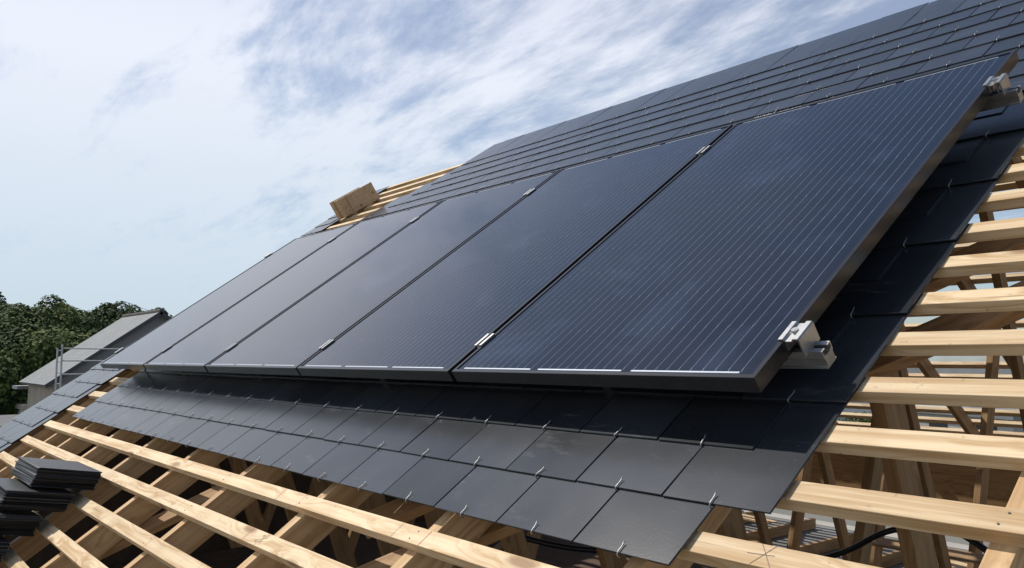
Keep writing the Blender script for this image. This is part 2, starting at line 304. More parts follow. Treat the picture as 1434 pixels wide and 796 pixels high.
# ridge apex of rafter tops
apex = w(0, RIDGE_V, RT); AY, AZ = apex.y, apex.z
def far(u, d, n=0):   # far slope: d metres down from apex, n above rafter top
    return Vector((u, AY+CP*d+SP*n, AZ-SP*d+CP*n))
def chord_z(): return FLO+.06
xs = [-5.72, -5.12, -4.72, -4.33, -3.735, -3.125, -2.535, -1.94, -1.335, -.745, -.145, .42]
TW = .038
EAVE_V = -1.72
for i, x in enumerate(xs):
    xc = x+TW/2
    if i == 0: xc = x
    gable = x in (-4.72,)
    beam('rafter', w(xc, EAVE_V, RT-RD/2), w(xc, RIDGE_V-.03, RT-RD/2), TW, RD, (1, 0, 0), M_RAFTER, roof)
    if gable: continue
    beam('rafter', far(xc, .03, -RD/2), far(xc, RIDGE_V-EAVE_V-.1, -RD/2), TW, RD, (1, 0, 0), M_TRUSS, roof)
    zc = FLO+.05
    beam('bottom_chord', (xc, w(0, EAVE_V, RT).y+.15, zc), (xc, 2*AY-w(0, EAVE_V, RT).y-.25, zc), TW, .097, (1, 0, 0), M_TRUSS, roof)
    top = FLO+.10
    n1y, c1y = .66, 1.30
    def rz(y): return AZ-(AY-y)*math.tan(PITCH)-RD/CP
    o_ = .012
    beam('web', (xc, n1y, rz(n1y)), (xc, c1y-.07, top), TW, .10, (1, 0, 0), M_TRUSS, roof)
    beam('web', (xc, c1y+.05, top), (xc, AY-.06, rz(AY)+.02), TW, .07, (1, 0, 0), M_TRUSS, roof)
    c2y, n2y = 2*AY-c1y, 2*AY-n1y
    beam('web', (xc, c2y-.05, top), (xc, AY+.06, rz(AY)+.02), TW, .07, (1, 0, 0), M_TRUSS, roof)
    beam('web', (xc, n2y, rz(n1y)), (xc, c2y+.07, top), TW, .10, (1, 0, 0), M_TRUSS, roof)
# battens near slope
rng = random.Random(3)
k = -8
V0 = -.3185+.0  # lower edge of batten row k=0 (v)
battens = []
for k in range(-8, 22):
    v = -.296+.1535*k
    if v > RIDGE_V-.05: break
    u0, u1 = -5.88, 1.25+rng.uniform(-.1, .1)
    dv = rng.uniform(-.002, .002)
    if v < .4 and v > -1.2:
        o = beam('batten', w(u0, v+dv, NB-BT/2), w(u1, v-dv, NB-BT/2), BW, BT, VX, M_BATTEN, roof)
    else:
        o = beam('batten', w(u0, v+dv, NB-BT/2), w(u1 if v > -1.3 else -2.0, v-dv, NB-BT/2), BW, BT, VX, M_BATTEN, roof)
# far slope battens
for k in range(29):
    d = .08+.1535*k
    beam('batten', far(-5.88, d, BT/2), far(1.3, d, BT/2), BW, BT, (0, CP, -SP), M_BATTEN, roof)
# wind braces nailed under the rafters
NBR = RT-RD-.016
for v0, u0, u1 in ((.46, -1.25, 1.0), (.83, -1.2, 1.0), (-1.2, -3.2, -1.6)):
    beam('wind_brace', w(u0, v0+u0 if v0 > 0 else -1.5, NBR), w(u1, v0+u1 if v0 > 0 else .3, NBR), .1, .028, (VX-UX), M_TRUSS, roof)
beam('wind_brace', (-2.9, 1.0, .1), (-.1, 1.25, -1.3), .03, .09, (0, 1, 0), M_TRUSS, roof)
# longitudinal binders on bottom chords and eave board on the far side
for y in (1.05, 2.57, 4.15):
    beam('binder', (-5.7, y, FLO+.125), (1.2, y, FLO+.125), .097, .036, (0, 1, 0), M_TRUSS, roof)
beam('binder', (-5.7, 2.50, AZ-.36), (1.2, 2.50, AZ-.36), .027, .097, (0, 1, 0), M_TRUSS, roof)
beam('eave_board', (-5.7, 5.72, -.98), (1.2, 5.72, -.98), .025, .42, (0, 1, 0), M_TRUSS, roof)
m_clad = noisy('shade_dark_boarding', (.070, .048, .032), (.045, .032, .022), 5, .85, stretch=(1, 3, 1))[0]  # boards coloured very dark to stand in for shade at the gable end
b = MB(); hy = lambda yy: AZ-abs(AY-yy)*math.tan(PITCH)-.005
b.prism([(-1.3, FLO), (6.4, FLO), (6.4, hy(6.4)), (AY, hy(AY)), (-1.3, hy(-1.3))], -5.86, -5.75); b.obj('gable_boarding', m_clad, roof)
# gusset nail plates
m_plate = noisy('nail_plate_steel', (.42, .43, .44), (.3, .31, .32), 60, .45, .7)[0]
for x in xs[-4:]:
    xc = x+TW
    for (y, z) in ((1.30, FLO+.10), (2*AY-1.3, FLO+.10), (.62, rz(.62)+.03)):
        b = MB(); b.box(xc+.0005, xc+.0025, y-.06, y+.06, z-.05, z+.05); b.obj('nail_plate', m_plate, roof)

# chalk and pencil strokes on the battens (drawn by the roofers)
m_red = material('red_crayon', (.55, .10, .07), .8)[0]
m_pen = material('pencil', (.16, .12, .10), .8)[0]
def stroke(k, u, length, ang, mat, vv=.5):
    v = -.296-BW/2+.1535*k+BW*vv
    b = MB(); a = R(ang); d = Vector((math.cos(a), math.sin(a), 0)); q = Vector((-d.y, d.x, 0))*(.0009 if mat is m_red else .0005)
    c = Vector((u, v, NB+.0005)); h = d*length/2
    b.quad(w(*(c-h-q)), w(*(c+h-q)), w(*(c+h+q)), w(*(c-h+q)))
    b.obj('crayon_mark' if mat is m_red else 'pencil_mark', mat, roof)
for k_, u_, L_, a_, m_ in ((-1, -1.47, .045, 92, m_red), (-1, -1.33, .045, 88, m_pen), (-1, -.80, .045, 88, m_pen), (-1, -.68, .045, 88, m_red),
                           (-2, -1.40, .045, 93, m_red), (-2, -1.30, .05, 60, m_pen), (-2, -1.31, .06, 20, m_pen), (-2, -1.30, .04, 120, m_pen),
                           (-3, -1.9, .045, 90, m_red), (0, .125, .055, 60, m_pen), (0, .12, .05, 5, m_pen), (0, .13, .06, -50, m_pen), (-2, -2.0, .045, 90, m_pen),
                           (-3, -1.45, .045, 90, m_pen)):
    stroke(k_, u_, L_, a_, m_)
# paired nail heads over rafters
m_nail = material('nail_head', (.10, .09, .085), .5, .6)[0]
for k in (-3, -2, -1, 0, 1, 2, 3):
    for x in (.42, -.145, -.745, -1.335, -1.94):
        b = MB()
        for s in (-1, 1):
            c = w(x+TW/2+.004*s, -.296+.1535*k+s*.012, NB+.0004); b.cyl(c, c+NX*.0009, .0019, 8)
        b.obj('nail', m_nail, roof)

# ================================================================== SLATES
SW, SLN, ST, GA = .2355, .40, .0042, .1535
PU = .2395
TILT = -math.asin(.0042/GA)
def slate_mesh(width, seed):
    r = random.Random(seed); b = MB()
    vs = b.box(-width/2, width/2, 0, SLN, -ST, 0)
    b.bevel(.0007)
    return b.mesh('slate', M_SLATE)
SM = [slate_mesh(SW, i) for i in range(3)]
def hook_mesh():
    b = MB(); r = .0013
    b.tube([(0, .0, -.0085), (0, -.004, -.0075), (0, -.0062, -.003), (0, -.0055, .0015), (0.0, -.001, .0032), (0.0004, .010, .0030), (.0008, .017, .0036), (.0012, .023, .006)], r, 6)
    return b.mesh('hook', M_HOOK)
HM = hook_mesh()
for p_ in HM.polygons: p_.use_smooth = True
inv = cam.matrix_world.inverted()
def screen_size(u, v):
    q = inv @ w(u, v, -.12)
    if q.z > -.2: return 0
    x, y = -q.x/q.z*1170, -q.y/q.z*1170
    if abs(x) > 760 or abs(y) > 430: return 0
    return 1/(-q.z)
# main field: list of (row, u_left, u_right)
left_end = {13: -4.9, 14: -4.9, 15: -4.88, 16: -4.86, 17: -4.62, 18: -4.48, 19: -4.40, 20: -4.34, 21: -4.36, 22: -4.40}
main, r2 = [], random.Random(11)
for k in range(0, 22):
    v = -.3695+.1535*k
    if k == 0: ur = -.017
    elif k % 2: ur = .100
    else: ur = -.0215
    ul = left_end.get(k, -4.71 if k < 16 else -4.4)
    if k < 13: ul = -4.70+(-.0 if k % 2 else .03)
    # beyond the top panel edge the slating carries on to the right, out of frame
    uu = ur
    if k >= 10:
        uu = ur
    while uu-.08 > ul:
        wd_ = min(SW, uu-ul)
        main.append((k, v+r2.uniform(-.0012, .0012), uu-wd_/2+r2.uniform(-.0012, .0012), wd_, r2.uniform(-.35, .35)))
        uu -= PU
def visible(k, u):
    v = -.3695+.1535*k
    return k <= 2 or k >= 11 or u > -.02 or (k == 3)
cand = sorted([s for s in main if visible(s[0], s[2])], key=lambda s: -screen_size(s[2], s[1]))
top100 = set(id(s) for s in cand[:100])
slates = empty('slate_roof', w(0, 0, -.12), (PITCH, 0, 0)); tag(slates, 'dark grey slating with wire hooks beneath and above the solar panels', 'slate roof')
restb, resth = MB(), MB()
for s in main:
    k, v, u, wd_, ro = s
    base = Matrix.Translation((u, v, NB+.0130+.12)) @ Matrix.Rotation(R(ro), 4, 'Z') @ Matrix.Rotation(TILT+R(r2.uniform(-.30, .22)), 4, 'X')
    if id(s) in top100:
        o = link('slate', SM[r2.randrange(3)] if abs(wd_-SW) < .002 else slate_mesh(wd_, 1), slates)
        o.matrix_local = base
        if not (k >= 3 and k < 10 and u < -.1):
            h = link('hook', HM, o); h.location = (r2.uniform(-.004, .004), 0, 0); h.rotation_euler = (0, 0, R(r2.uniform(-14, 14)))
    else:
        vs = restb.box(-wd_/2, wd_/2, 0, SLN, -ST, 0); bmesh.ops.transform(restb.bm, matrix=base, verts=vs)
        if k >= 10 or k < 3:
            n0 = len(resth.bm.verts); resth.bm.from_mesh(HM); vs = resth.bm.verts[:][n0:]
            bmesh.ops.transform(resth.bm, matrix=base @ Matrix.Rotation(R(r2.uniform(-14, 14)), 4, 'Z'), verts=vs)
o = restb.obj('slate_courses', M_SLATE, slates); o['kind'] = 'stuff'
o = resth.obj('hook_rows', M_HOOK, slates); o['kind'] = 'stuff'
# left strip
strip = empty('slate_strip', w(-5.5, 0, -.12), (PITCH, 0, 0)); tag(strip, 'narrow stepped strip of slates along the far gable, left of the solar panels', 'slate roof')
for k in range(-6, 22):
    v = -.056+.1535*(k)-.004
    if v > 2.64 or (k > 2 and k < 12): continue
    if k < 3: ur = -5.09 if k % 2 == 0 else -5.212; nn = 3
    else: ur = -5.52 if k % 2 == 0 else -5.60; nn = 1
    for j in range(nn if not (nn == 3 and k % 2) else 3):
        wd_ = .27 if nn == 3 else .235
        wd_ = wd_ if nn == 3 else (5.905+ur)
        u = ur-wd_/2-j*(wd_+.003)+5.5
        if u < -.46: wd_2 = wd_
        o = link('slate', slate_mesh(wd_, 1), strip)
        o.matrix_local = Matrix.Translation((u, v, NB+.0135+.12)) @ Matrix.Rotation(R(r2.uniform(-.7, .7)), 4, 'Z') @ Matrix.Rotation(TILT+R(r2.uniform(-.2, .2)), 4, 'X')
        h = link('hook', HM, o); h.rotation_euler = (0, 0, R(r2.uniform(-14, 14)))

# ================================================================== SOLAR PANELS
PWD, PL, PT = 1.0, 1.65, .035
def make_panel():
    p = empty('solar_panel')
    b = MB(); lip = .011
    # frame: four mitred bars, lip at z=0 (top), height PT
    def bar(a, c):  # outer a->c, around the rectangle
        pass
    O = [(0, 0), (PWD, 0), (PWD, PL), (0, PL)]; I = [(lip, lip), (PWD-lip, lip), (PWD-lip, PL-lip), (lip, PL-lip)]
    J = [(.002, .002), (PWD-.002, .002), (PWD-.002, PL-.002), (.002, PL-.002)]; I2 = [(.03, .03), (PWD-.03, .03), (PWD-.03, PL-.03), (.03, PL-.03)]
    bm = b.bm
    def ring(pts, z): return [bm.verts.new((x, y, z)) for x, y in pts]
    rings = [ring(I, -.0022), ring(I, 0), ring([(.0008, .0008), (PWD-.0008, .0008), (PWD-.0008, PL-.0008), (.0008, PL-.0008)], 0), ring(O, -.0008), ring(O, -PT), ring(I2, -PT), ring(I2, -PT+.002), ring(J, -PT+.002), ring(J, -.0022)]
    for a, c in zip(rings, rings[1:]+rings[:1]):
        for i in range(4): bm.faces.new((a[i], a[(i+1) % 4], c[(i+1) % 4], c[i]))
    b.obj('frame', M_FRAME, p)
    b = MB(); b.box(lip-.002, PWD-lip+.002, lip-.002, PL-lip+.002, -.0055, -.0024); b.obj('glass', M_GLASS, p)
    b = MB(); b.box(.012, PWD-.012, .012, PL-.012, -.0075, -.0060); b.obj('backsheet', M_DARKSHEET, p)
    # tinned ribbons joining pairs of cell strings, low and top
    for y in (.0165, PL-.0205):
        for j in range(3):
            x0 = .0275+j*.315+.012; x1 = x0+.315-.030
            b = MB(); b.box(x0, x1, y, y+.005, -.0025, -.0020); b.obj('ribbon', M_RIBBON, p)
    return p
def copy_tree(o, parent=None):
    c = o.copy(); col.objects.link(c); c.parent = parent
    for ch in o.children: copy_tree(ch, c)
    return c
proto = make_panel()
plabel = ['nearest solar panel at the right end, silver end clamps on its edge',
          'black solar panel next to the nearest one, second from the right, fine lines shimmering',
          'middle one of the five black solar panels, with bluish sky reflection',
          'second solar panel from the left end, reflecting pale grey sky',
          'farthest and narrowest looking solar panel, at the left end above the slate strip']
for i in range(5):
    p = proto if i == 0 else copy_tree(proto)
    p.location = w(-1.0-i*1.02+(0 if i < 2 else .005), 0, 0); p.rotation_euler = (PITCH, 0, 0)
    tag(p, plabel[i], 'solar panel', 'row of five solar panels on the roof')

# ---- rails + clamps + roof hooks
def rail(v, label):
    e = empty('mounting_rail', w(.05, v, -PT), (PITCH, 0, 0)); tag(e, label, 'rail', 'aluminium rails under the solar panels')
    # profile in (y,z) below z=0: C-rail with slot
    H, Wd = .040, .038; y = Wd/2
    prof = [(-y, -H), (y, -H), (y, -H+.003), (y-.003, -H+.003), (y-.003, -.020), (y, -.017), (y, 0), (.006, 0), (.006, -.0025), (y-.003, -.0025), (y-.003, -.012), (.010, -.012), (.010, -.0145), (-.010, -.0145), (-.010, -.012), (-y+.003, -.012), (-y+.003, -.0025), (-.006, -.0025), (-.006, 0), (-y, 0), (-y, -.017), (-y+.003, -.020), (-y+.003, -H+.003), (-y, -H+.003)]
    b = MB(); b.prism([(a, c-.0005) for a, c in prof], -5.2, .012); o = b.obj('rail_profile', M_ALU, e)
    def clamp(x, end):
        b = MB()
        if end:
            s = 1
            # stepped end clamp: top lip over frame, web with channel, outer leg down
            q = .032
            pr = [(-.012, PT+.0010), (-.012, PT+.0045), (-.002, PT+.0045), (.003, PT-.001), (.016, PT-.001), (.020, PT+.004), (.031, PT+.004), (.0335, PT+.001), (.0335, -.004), (.0300, -.004), (.0300, PT-.001), (.022, PT+.0005), (.018, PT-.0048), (.0035, PT-.0048), (.0035, .012), (.0005, .012), (.0005, PT-.003), (-.003, PT+.0010)]
            bm = b.bm
            A = [bm.verts.new((x+px, -q, pz)) for px, pz in pr]; B = [bm.verts.new((x+px, q, pz)) for px, pz in pr]
            bm.faces.new(A); bm.faces.new(B[::-1]); n = len(pr)
            for i in range(n): bm.faces.new((A[i], B[i], B[(i+1) % n], A[(i+1) % n]))
            c = b.obj('end_clamp', M_ALU, e)
            b = MB(); b.cyl((x+.0105, 0, .0), (x+.0105, 0, PT+.001), .004, 12); b.cyl((x+.0105, 0, PT-.001), (x+.0105, 0, PT+.0065), .0075, 16); b.cyl((x+.0105, 0, PT+.0066), (x+.0105, 0, PT+.0070), .0042, 6)
            b.obj('bolt', M_STEEL, c)
        else:
            q = .030
            b.box(x-.0165, x-.0095, -q, q, PT+.0008, PT+.0042); b.box(x+.0095, x+.0165, -q, q, PT+.0008, PT+.0042)
            b.box(x-.0093, x-.0065, -q, q, PT-.014, PT+.0042); b.box(x+.0065, x+.0093, -q, q, PT-.014, PT+.0042); b.box(x-.0063, x+.0063, -q, q, PT-.014, PT-.011)
            c = b.obj('mid_clamp', M_ALU, e)
            b = MB(); b.cyl((x, 0, PT-.0105), (x, 0, PT-.003), .0055, 12); b.obj('bolt', M_STEEL, c)
    clamp(-.05+.0005, True)
    for j in (1, 2, 3, 4): clamp(-.05-1.01-1.02*(j-1)+(0 if j < 3 else .004), False)
    b = MB(); x = -5.15; b.box(x-.026, x+.012, -.03, .03, PT+.001, PT+.0045); b.box(x-.026, x-.023, -.03, .03, -.004, PT+.0008)
    b.obj('end_clamp', M_ALU, e)
    for x in (-.62, -1.75, -2.9, -4.0, -4.75):
        b = MB(); zb = NB+PT+.016
        b.box(x-.015, x+.015, -.027, -.0205, zb, -.006); b.box(x-.015, x+.015, -.027, .16, zb-.005, zb-.0003)
        b.obj('roof_hook', M_ALU, e)
    return e
rail(.153, 'lower aluminium mounting rail, its cut end and clamp showing at the near panel corner')
rail(1.41, 'upper aluminium mounting rail, its clamp showing near the top right panel corner')
# thin diagonal foot strut at the top right, dark
# ================================================================== SLATE BUNDLES lying on the battens
def bundle(k, N0, label, n=15):
    rr = random.Random(50+k)
    e = empty('slate_bundle', N0); e.rotation_euler = (R(-9.5), R(1), R(2+rr.uniform(-2, 2)))
    tag(e, label, 'slate stack', 'bundles of slates stepped down the battens')
    me = None
    for i in range(n):
        b = MB(); b.box(-.40, 0, 0, .24, -.0044, 0)
        for v in b.bm.verts:
            v.co.x += rr.uniform(-.004, .004); v.co.y += rr.uniform(-.004, .004)
        b.bevel(.0006)
        o = b.obj('slate', M_STACK, e)
        sag = -.30*i*.0047
        o.location = (rr.uniform(-.009, .009)-(.0022*i*(1 if i > n*.5 else 0)), sag*.4+rr.uniform(-.003, .003), -i*.0047); o.rotation_euler = (0, 0, R(rr.uniform(-.8, .8)))
N0 = Vector((-2.86, -.70, -.395))
lab = ['topmost black bundle of slates on the battens, its grey top face in the sun', 'second bundle of slates from the top, grey layered end showing at the frame edge',
       'third slate bundle down, black side face between two others', 'fourth slate bundle down, just above the lowest one', 'lowest black slate bundle in the lower left corner']
for k in range(5):
    bundle(k, N0+Vector((.035*k+(.02 if k > 2 else 0), -.113*k, -.073*k)), lab[k], 17)
# a pencil-thin steel band? none

# ---- wooden box on the far battens
e = empty('wooden_box', w(-5.42, 2.28, NB+.012), (PITCH-R(3), 0, R(-8)))
tag(e, 'brown wooden box resting on the far battens against the sky', 'box')
b = MB(); b.box(0, .085, 0, .35, 0, .16); b.bevel(.003); o = b.obj('box_body', M_BOX, e)
o.data.transform(Matrix.Identity(4))
b = MB(); b.box(-.062, -.002, -.02, .27, 0, .168); b.bevel(.003); b.obj('rear_board', M_BOX, e)
b = MB(); b.box(.0855, .089, .075, .079, .01, .165); b.cyl((.085, .055, .035), (.0885, .055, .035), .007, 10); b.obj('seam', M_TRUSS, e)

# ---- black cable across the lower truss chords
m_cable = material('black_cable', (.010, .013, .022), .35)[0]
def smooth_path(P, n=8):
    P = [Vector(p) for p in P]; out_ = []
    for i in range(len(P)-1):
        p0, p1, p2, p3 = P[max(i-1, 0)], P[i], P[i+1], P[min(i+2, len(P)-1)]
        for j in range(n):
            t = j/n; out_.append(.5*((2*p1)+(-p0+p2)*t+(2*p0-5*p1+4*p2-p3)*t*t+(-p0+3*p1-3*p2+p3)*t**3))
    return out_+[P[-1]]
pa = [(-0.876, 1.145, -0.736), (-0.72, 1.169, -0.664), (-0.514, 1.173, -0.577), (-0.346, 1.127, -0.481), (-0.217, 1.123, -0.446), (-0.114, 1.09, -0.445), (-0.008, 1.069, -0.493)]
pb = [(-2.651, 1.005, -0.635), (-2.443, 1.12, -0.752), (-2.216, 1.251, -0.815), (-2.015, 1.345, -0.84), (-1.818, 1.429, -0.834), (-1.586, 1.553, -0.801)]
b = MB(); b.tube(smooth_path(pa), .009, 8); o = b.obj('cable', m_cable, smooth=True); tag(o, 'black cable drooping between the trusses under the near right battens', 'cable', 'cables in the loft')
b = MB(); b.tube(smooth_path(pb), .014, 8); o = b.obj('cable', m_cable, smooth=True); tag(o, 'black hose in the loft, seen below the lowest slate course', 'cable', 'cables in the loft')
# ---- offcuts and OSB scraps inside the loft
m_osb = noisy('osb', (.42, .27, .14), (.24, .15, .08), 30, .8, stretch=(1, 3, 1))[0]
rr = random.Random(5)
where = ['longest', 'short', 'splintered', 'broad', 'narrow', 'thin', 'stubby', 'slanting', 'flat', 'broken', 'crooked', 'pale']
for i in range(12):
    x, y = rr.uniform(-4.3, -.6), rr.uniform(1.6, 4.9)
    b = MB(); l_, w_ = rr.uniform(.4, 1.3), rr.uniform(.05, .3); b.box(-l_/2, l_/2, -w_/2, w_/2, -.008, .008)
    for v in b.bm.verts: v.co.x += rr.uniform(-.04, .04)
    b.bevel(.002)
    o = b.obj('offcut_board', m_osb if i % 2 else M_BATTEN); o.location = (x, y, FLO+.20+i*.03); o.rotation_euler = (R(rr.uniform(-7, 7)), R(rr.uniform(-5, 5)), R(rr.uniform(-60, 60)))
    tag(o, '%s %s offcut lying on the truss chords in the loft' % (where[i], 'brown board' if i % 2 else 'pine'), 'offcut', 'wood offcuts lying in the loft')
# dark brown deck added to stand in for the loft's deep shade
m_deck = noisy('shade_dark_deck', (.12, .08, .05), (.07, .048, .032), 6, .85, stretch=(1, 4, 1))[0]
b = MB()
for i in range(6): b.box(-5.70+i*1.25, -4.457+i*1.25, -.9, 3.72, FLO+.146, FLO+.164)
o = b.obj('loft_shade_deck', m_deck); tag(o, 'added dark brown deck over the truss chords, standing in for deep shade in the loft', 'decking')

# ================================================================== NEIGHBOUR HOUSE (left)
m_oldslate = noisy('old_slate', (.17, .18, .18), (.22, .225, .215), 1.2, .7, rnd=0)
t_ = m_oldslate[1]; M_OLD = m_oldslate[0]
def coursed(name, c1, c2, gy, rough=.75, upright=False):
    """small slates: brick texture in object XY of a slope"""
    m, t, b = material(name, c1, rough)
    tc = N(t, 'ShaderNodeTexCoord'); br = N(t, 'ShaderNodeTexBrick'); mpp = N(t, 'ShaderNodeMapping'); mpp.inputs['Rotation'].default_value = (R(90), 0, R(90)) if upright else (0, 0, 0); t.links.new(tc.outputs['Object'], mpp.inputs[0]); t.links.new(mpp.outputs[0], br.inputs[0])
    br.inputs['Color1'].default_value = (*c1, 1); br.inputs['Color2'].default_value = (*c2, 1); br.inputs['Mortar'].default_value = tuple(x*.55 for x in c1)+(1,)
    br.inputs['Scale'].default_value = 1; br.inputs['Mortar Size'].default_value = .008; br.inputs['Brick Width'].default_value = .25; br.inputs['Row Height'].default_value = gy
    nz = N(t, 'ShaderNodeTexNoise'); nz.inputs['Scale'].default_value = .6; nz.inputs['Detail'].default_value = 6; t.links.new(tc.outputs['Object'], nz.inputs[0])
    hs = N(t, 'ShaderNodeHueSaturation'); t.links.new(br.outputs[0], hs.inputs['Color']); t.links.new(mth(t, 'ADD', .75, mth(t, 'MULTIPLY', nz.outputs[0], .5)), hs.inputs['Value'])
    t.links.new(hs.outputs[0], b.inputs['Base Color']); return m
M_ROOFL = coursed('weathered_slate_roof', (.235, .245, .245), (.195, .205, .21), .11)
M_WALLSL = coursed('slate_hung_gable', (.40, .40, .41), (.32, .32, .33), .12, upright=True)
M_RENDER = noisy('stained_render', (.40, .355, .285), (.29, .255, .20), .9, .9, detail=9)[0]
M_DARK = material('dark_opening', (.025, .027, .03), .2)[0]
M_BARGE = material('dark_grey_board', (.055, .055, .06), .6)[0]
M_WHITE = noisy('white_wall', (.78, .77, .74), (.66, .65, .62), .6, .8)[0]
H0 = Vector((-41.25, 9.86, GZ)); house = empty('slate_roofed_house', H0)
tag(house, 'old grey slate roofed house beside the trees with a rendered wall and gable towards us', 'house')
X1, X0 = -38.25, -44.6; ye, ze, yr, zr_ = 5.35, -1.06, 9.86, 2.16; y2 = 2*yr-ye
def chw(b, name, mat, parent=house): return chp(b, name, mat, parent)
b = MB(); b.prism([(ye+.35, GZ), (y2-.35, GZ), (y2-.35, ze+.05), (yr, ze+.05), (ye+.35, ze+.05)], X0+.3, X1-.3); chw(b, 'wall', M_RENDER)
b = MB(); sl_ = (zr_-ze)/(yr-ye); b.prism([(ye+.40, ze+.056), (y2-.40, ze+.056), (yr, zr_-.10)], X1-.36, X1-.27)
o = chw(b, 'gable', M_WALLSL)
pit = math.atan2(zr_-ze, yr-ye); ln = math.hypot(zr_-ze, yr-ye)
for s, y_ in ((1, ye), (-1, y2)):
    b = MB(); b.box(0, X1-X0, 0, ln, -.10, 0); o = b.obj('roof', M_ROOFL, house)
    m = Matrix.Translation(Vector((X0, y_, ze))-H0) @ Matrix.Rotation(pit if s > 0 else -pit, 4, 'X')
    if s < 0: m = Matrix.Translation(Vector((X1, y_, ze))-H0) @ Matrix.Rotation(math.pi, 4, 'Z') @ Matrix.Rotation(pit, 4, 'X')
    o.matrix_local = m
    b = MB(); b.box(-.03, .03, -.02, ln, -.15, .012); o2 = b.obj('bargeboard', M_BARGE, house)
    o2.matrix_local = Matrix.Translation(Vector((X1+.04, y_, ze))-H0) @ Matrix.Rotation(pit if s > 0 else math.pi-pit, 4, 'X')
    if s < 0: o2.matrix_local = Matrix.Translation(Vector((X1+.04, y_, ze))-H0) @ Matrix.Rotation(math.pi, 4, 'Z') @ Matrix.Rotation(pit, 4, 'X')
b = MB(); x = X0
while x < X1: b.cyl((x, yr, zr_+.0), (min(x+.36, X1+.05), yr, zr_+.015), .10, 10); x += .34
chw(b, 'ridge_tiles', noisy('ridge', (.16, .13, .11), (.1, .09, .08), 3, .8)[0])
for (x, z, w_, h_) in ((X1-2.2, -2.6, .5, 1.3), (X1-3.9, -2.7, .5, 1.3)):
    b = MB(); b.box(x-w_/2, x+w_/2, ye+.32, ye+.36, z-h_/2, z+h_/2); f_ = chw(b, 'window', M_DARK)
for (y, z, w_, h_) in ((6.55, -2.6, .34, 1.3), (7.6, -2.5, .34, .9), (10.5, -3.2, 1.0, 1.3)):
    b = MB(); b.box(X1-.31, X1-.27, y-w_/2, y+w_/2, z-h_/2, z+h_/2); chw(b, 'window', M_DARK)
    b = MB(); b.box(X1-.29, X1-.20, y-w_/2-.06, y+w_/2+.06, z-h_/2-.08, z-h_/2-.003); chw(b, 'window_sill', M_RENDER)
# lower lean-to roof corner at far left of the house
b = MB(); b.box(X0-1.2, X0+.25, ye-.1, ye+1.5, ze-.35, ze-.2); chw(b, 'porch_roof', M_ROOFL)

# ---- scaffold in front of the house gable
m_galv = noisy('galvanised', (.50, .51, .51), (.40, .41, .41), 3, .5, .4)[0]
sc = empty('scaffold', (-37, 6, GZ)); tag(sc, 'galvanised scaffold frame with three guard rails by the neighbouring gable', 'scaffold')
Xs = -37.2
for y, ex in ((5.57, .1), (5.74, .35)):
    b = MB(); b.cyl((Xs, y, GZ), (Xs, y, .40+ex*.6), .036, 10); chp(b, 'pole', m_galv, sc)
for y in (11.9, 12.4):
    b = MB(); b.cyl((Xs, y, GZ), (Xs, y, .5), .055, 10); chp(b, 'pole', m_galv, sc)
for z in (.40, -.10, -.65):
    b = MB(); b.cyl((Xs+.08, 5.74, z+.04), (Xs+.08, 12.0, z+.0), .026, 8); chp(b, 'guard_rail', m_galv, sc)
for i in range(14):
    z = .35-i*.45
    b = MB(); b.cyl((Xs, 5.59, z), (Xs, 5.72, z), .02, 6); chp(b, 'rung', m_galv, sc)
b = MB(); b.box(Xs-.35, Xs+.35, 6.35, 11.8, -1.75, -1.70); chp(b, 'platform', M_TRUSS, sc)

# ---- small white outbuilding + flat dark roof, far left
ob = empty('white_outbuilding', (-62, 9.2, GZ)); tag(ob, 'small pale flat roofed outbuilding left of the neighbouring house', 'outbuilding')
b = MB(); b.box(-64, -60, 8.0, 11.2, GZ, -3.2); chp(b, 'wall', M_WHITE, ob)
b = MB(); b.box(-64.2, -59.8, 7.8, 11.4, -3.196, -2.9); chp(b, 'roof', M_RENDER, ob)
fr = empty('low_roofed_shed', (-50, 7, GZ)); tag(fr, 'low shed with a dark grey roof in front of the trees at the left edge', 'shed')
b = MB(); b.box(-54, -45.5, 1.5, 9.3, GZ, -3.42); chp(b, 'wall', M_RENDER, fr)
b = MB(); b.box(-54.2, -45.3, 1.3, 9.5, -3.416, -3.15); chp(b, 'roof', noisy('roofing_felt', (.10, .10, .105), (.14, .14, .14), .5, .8)[0], fr)

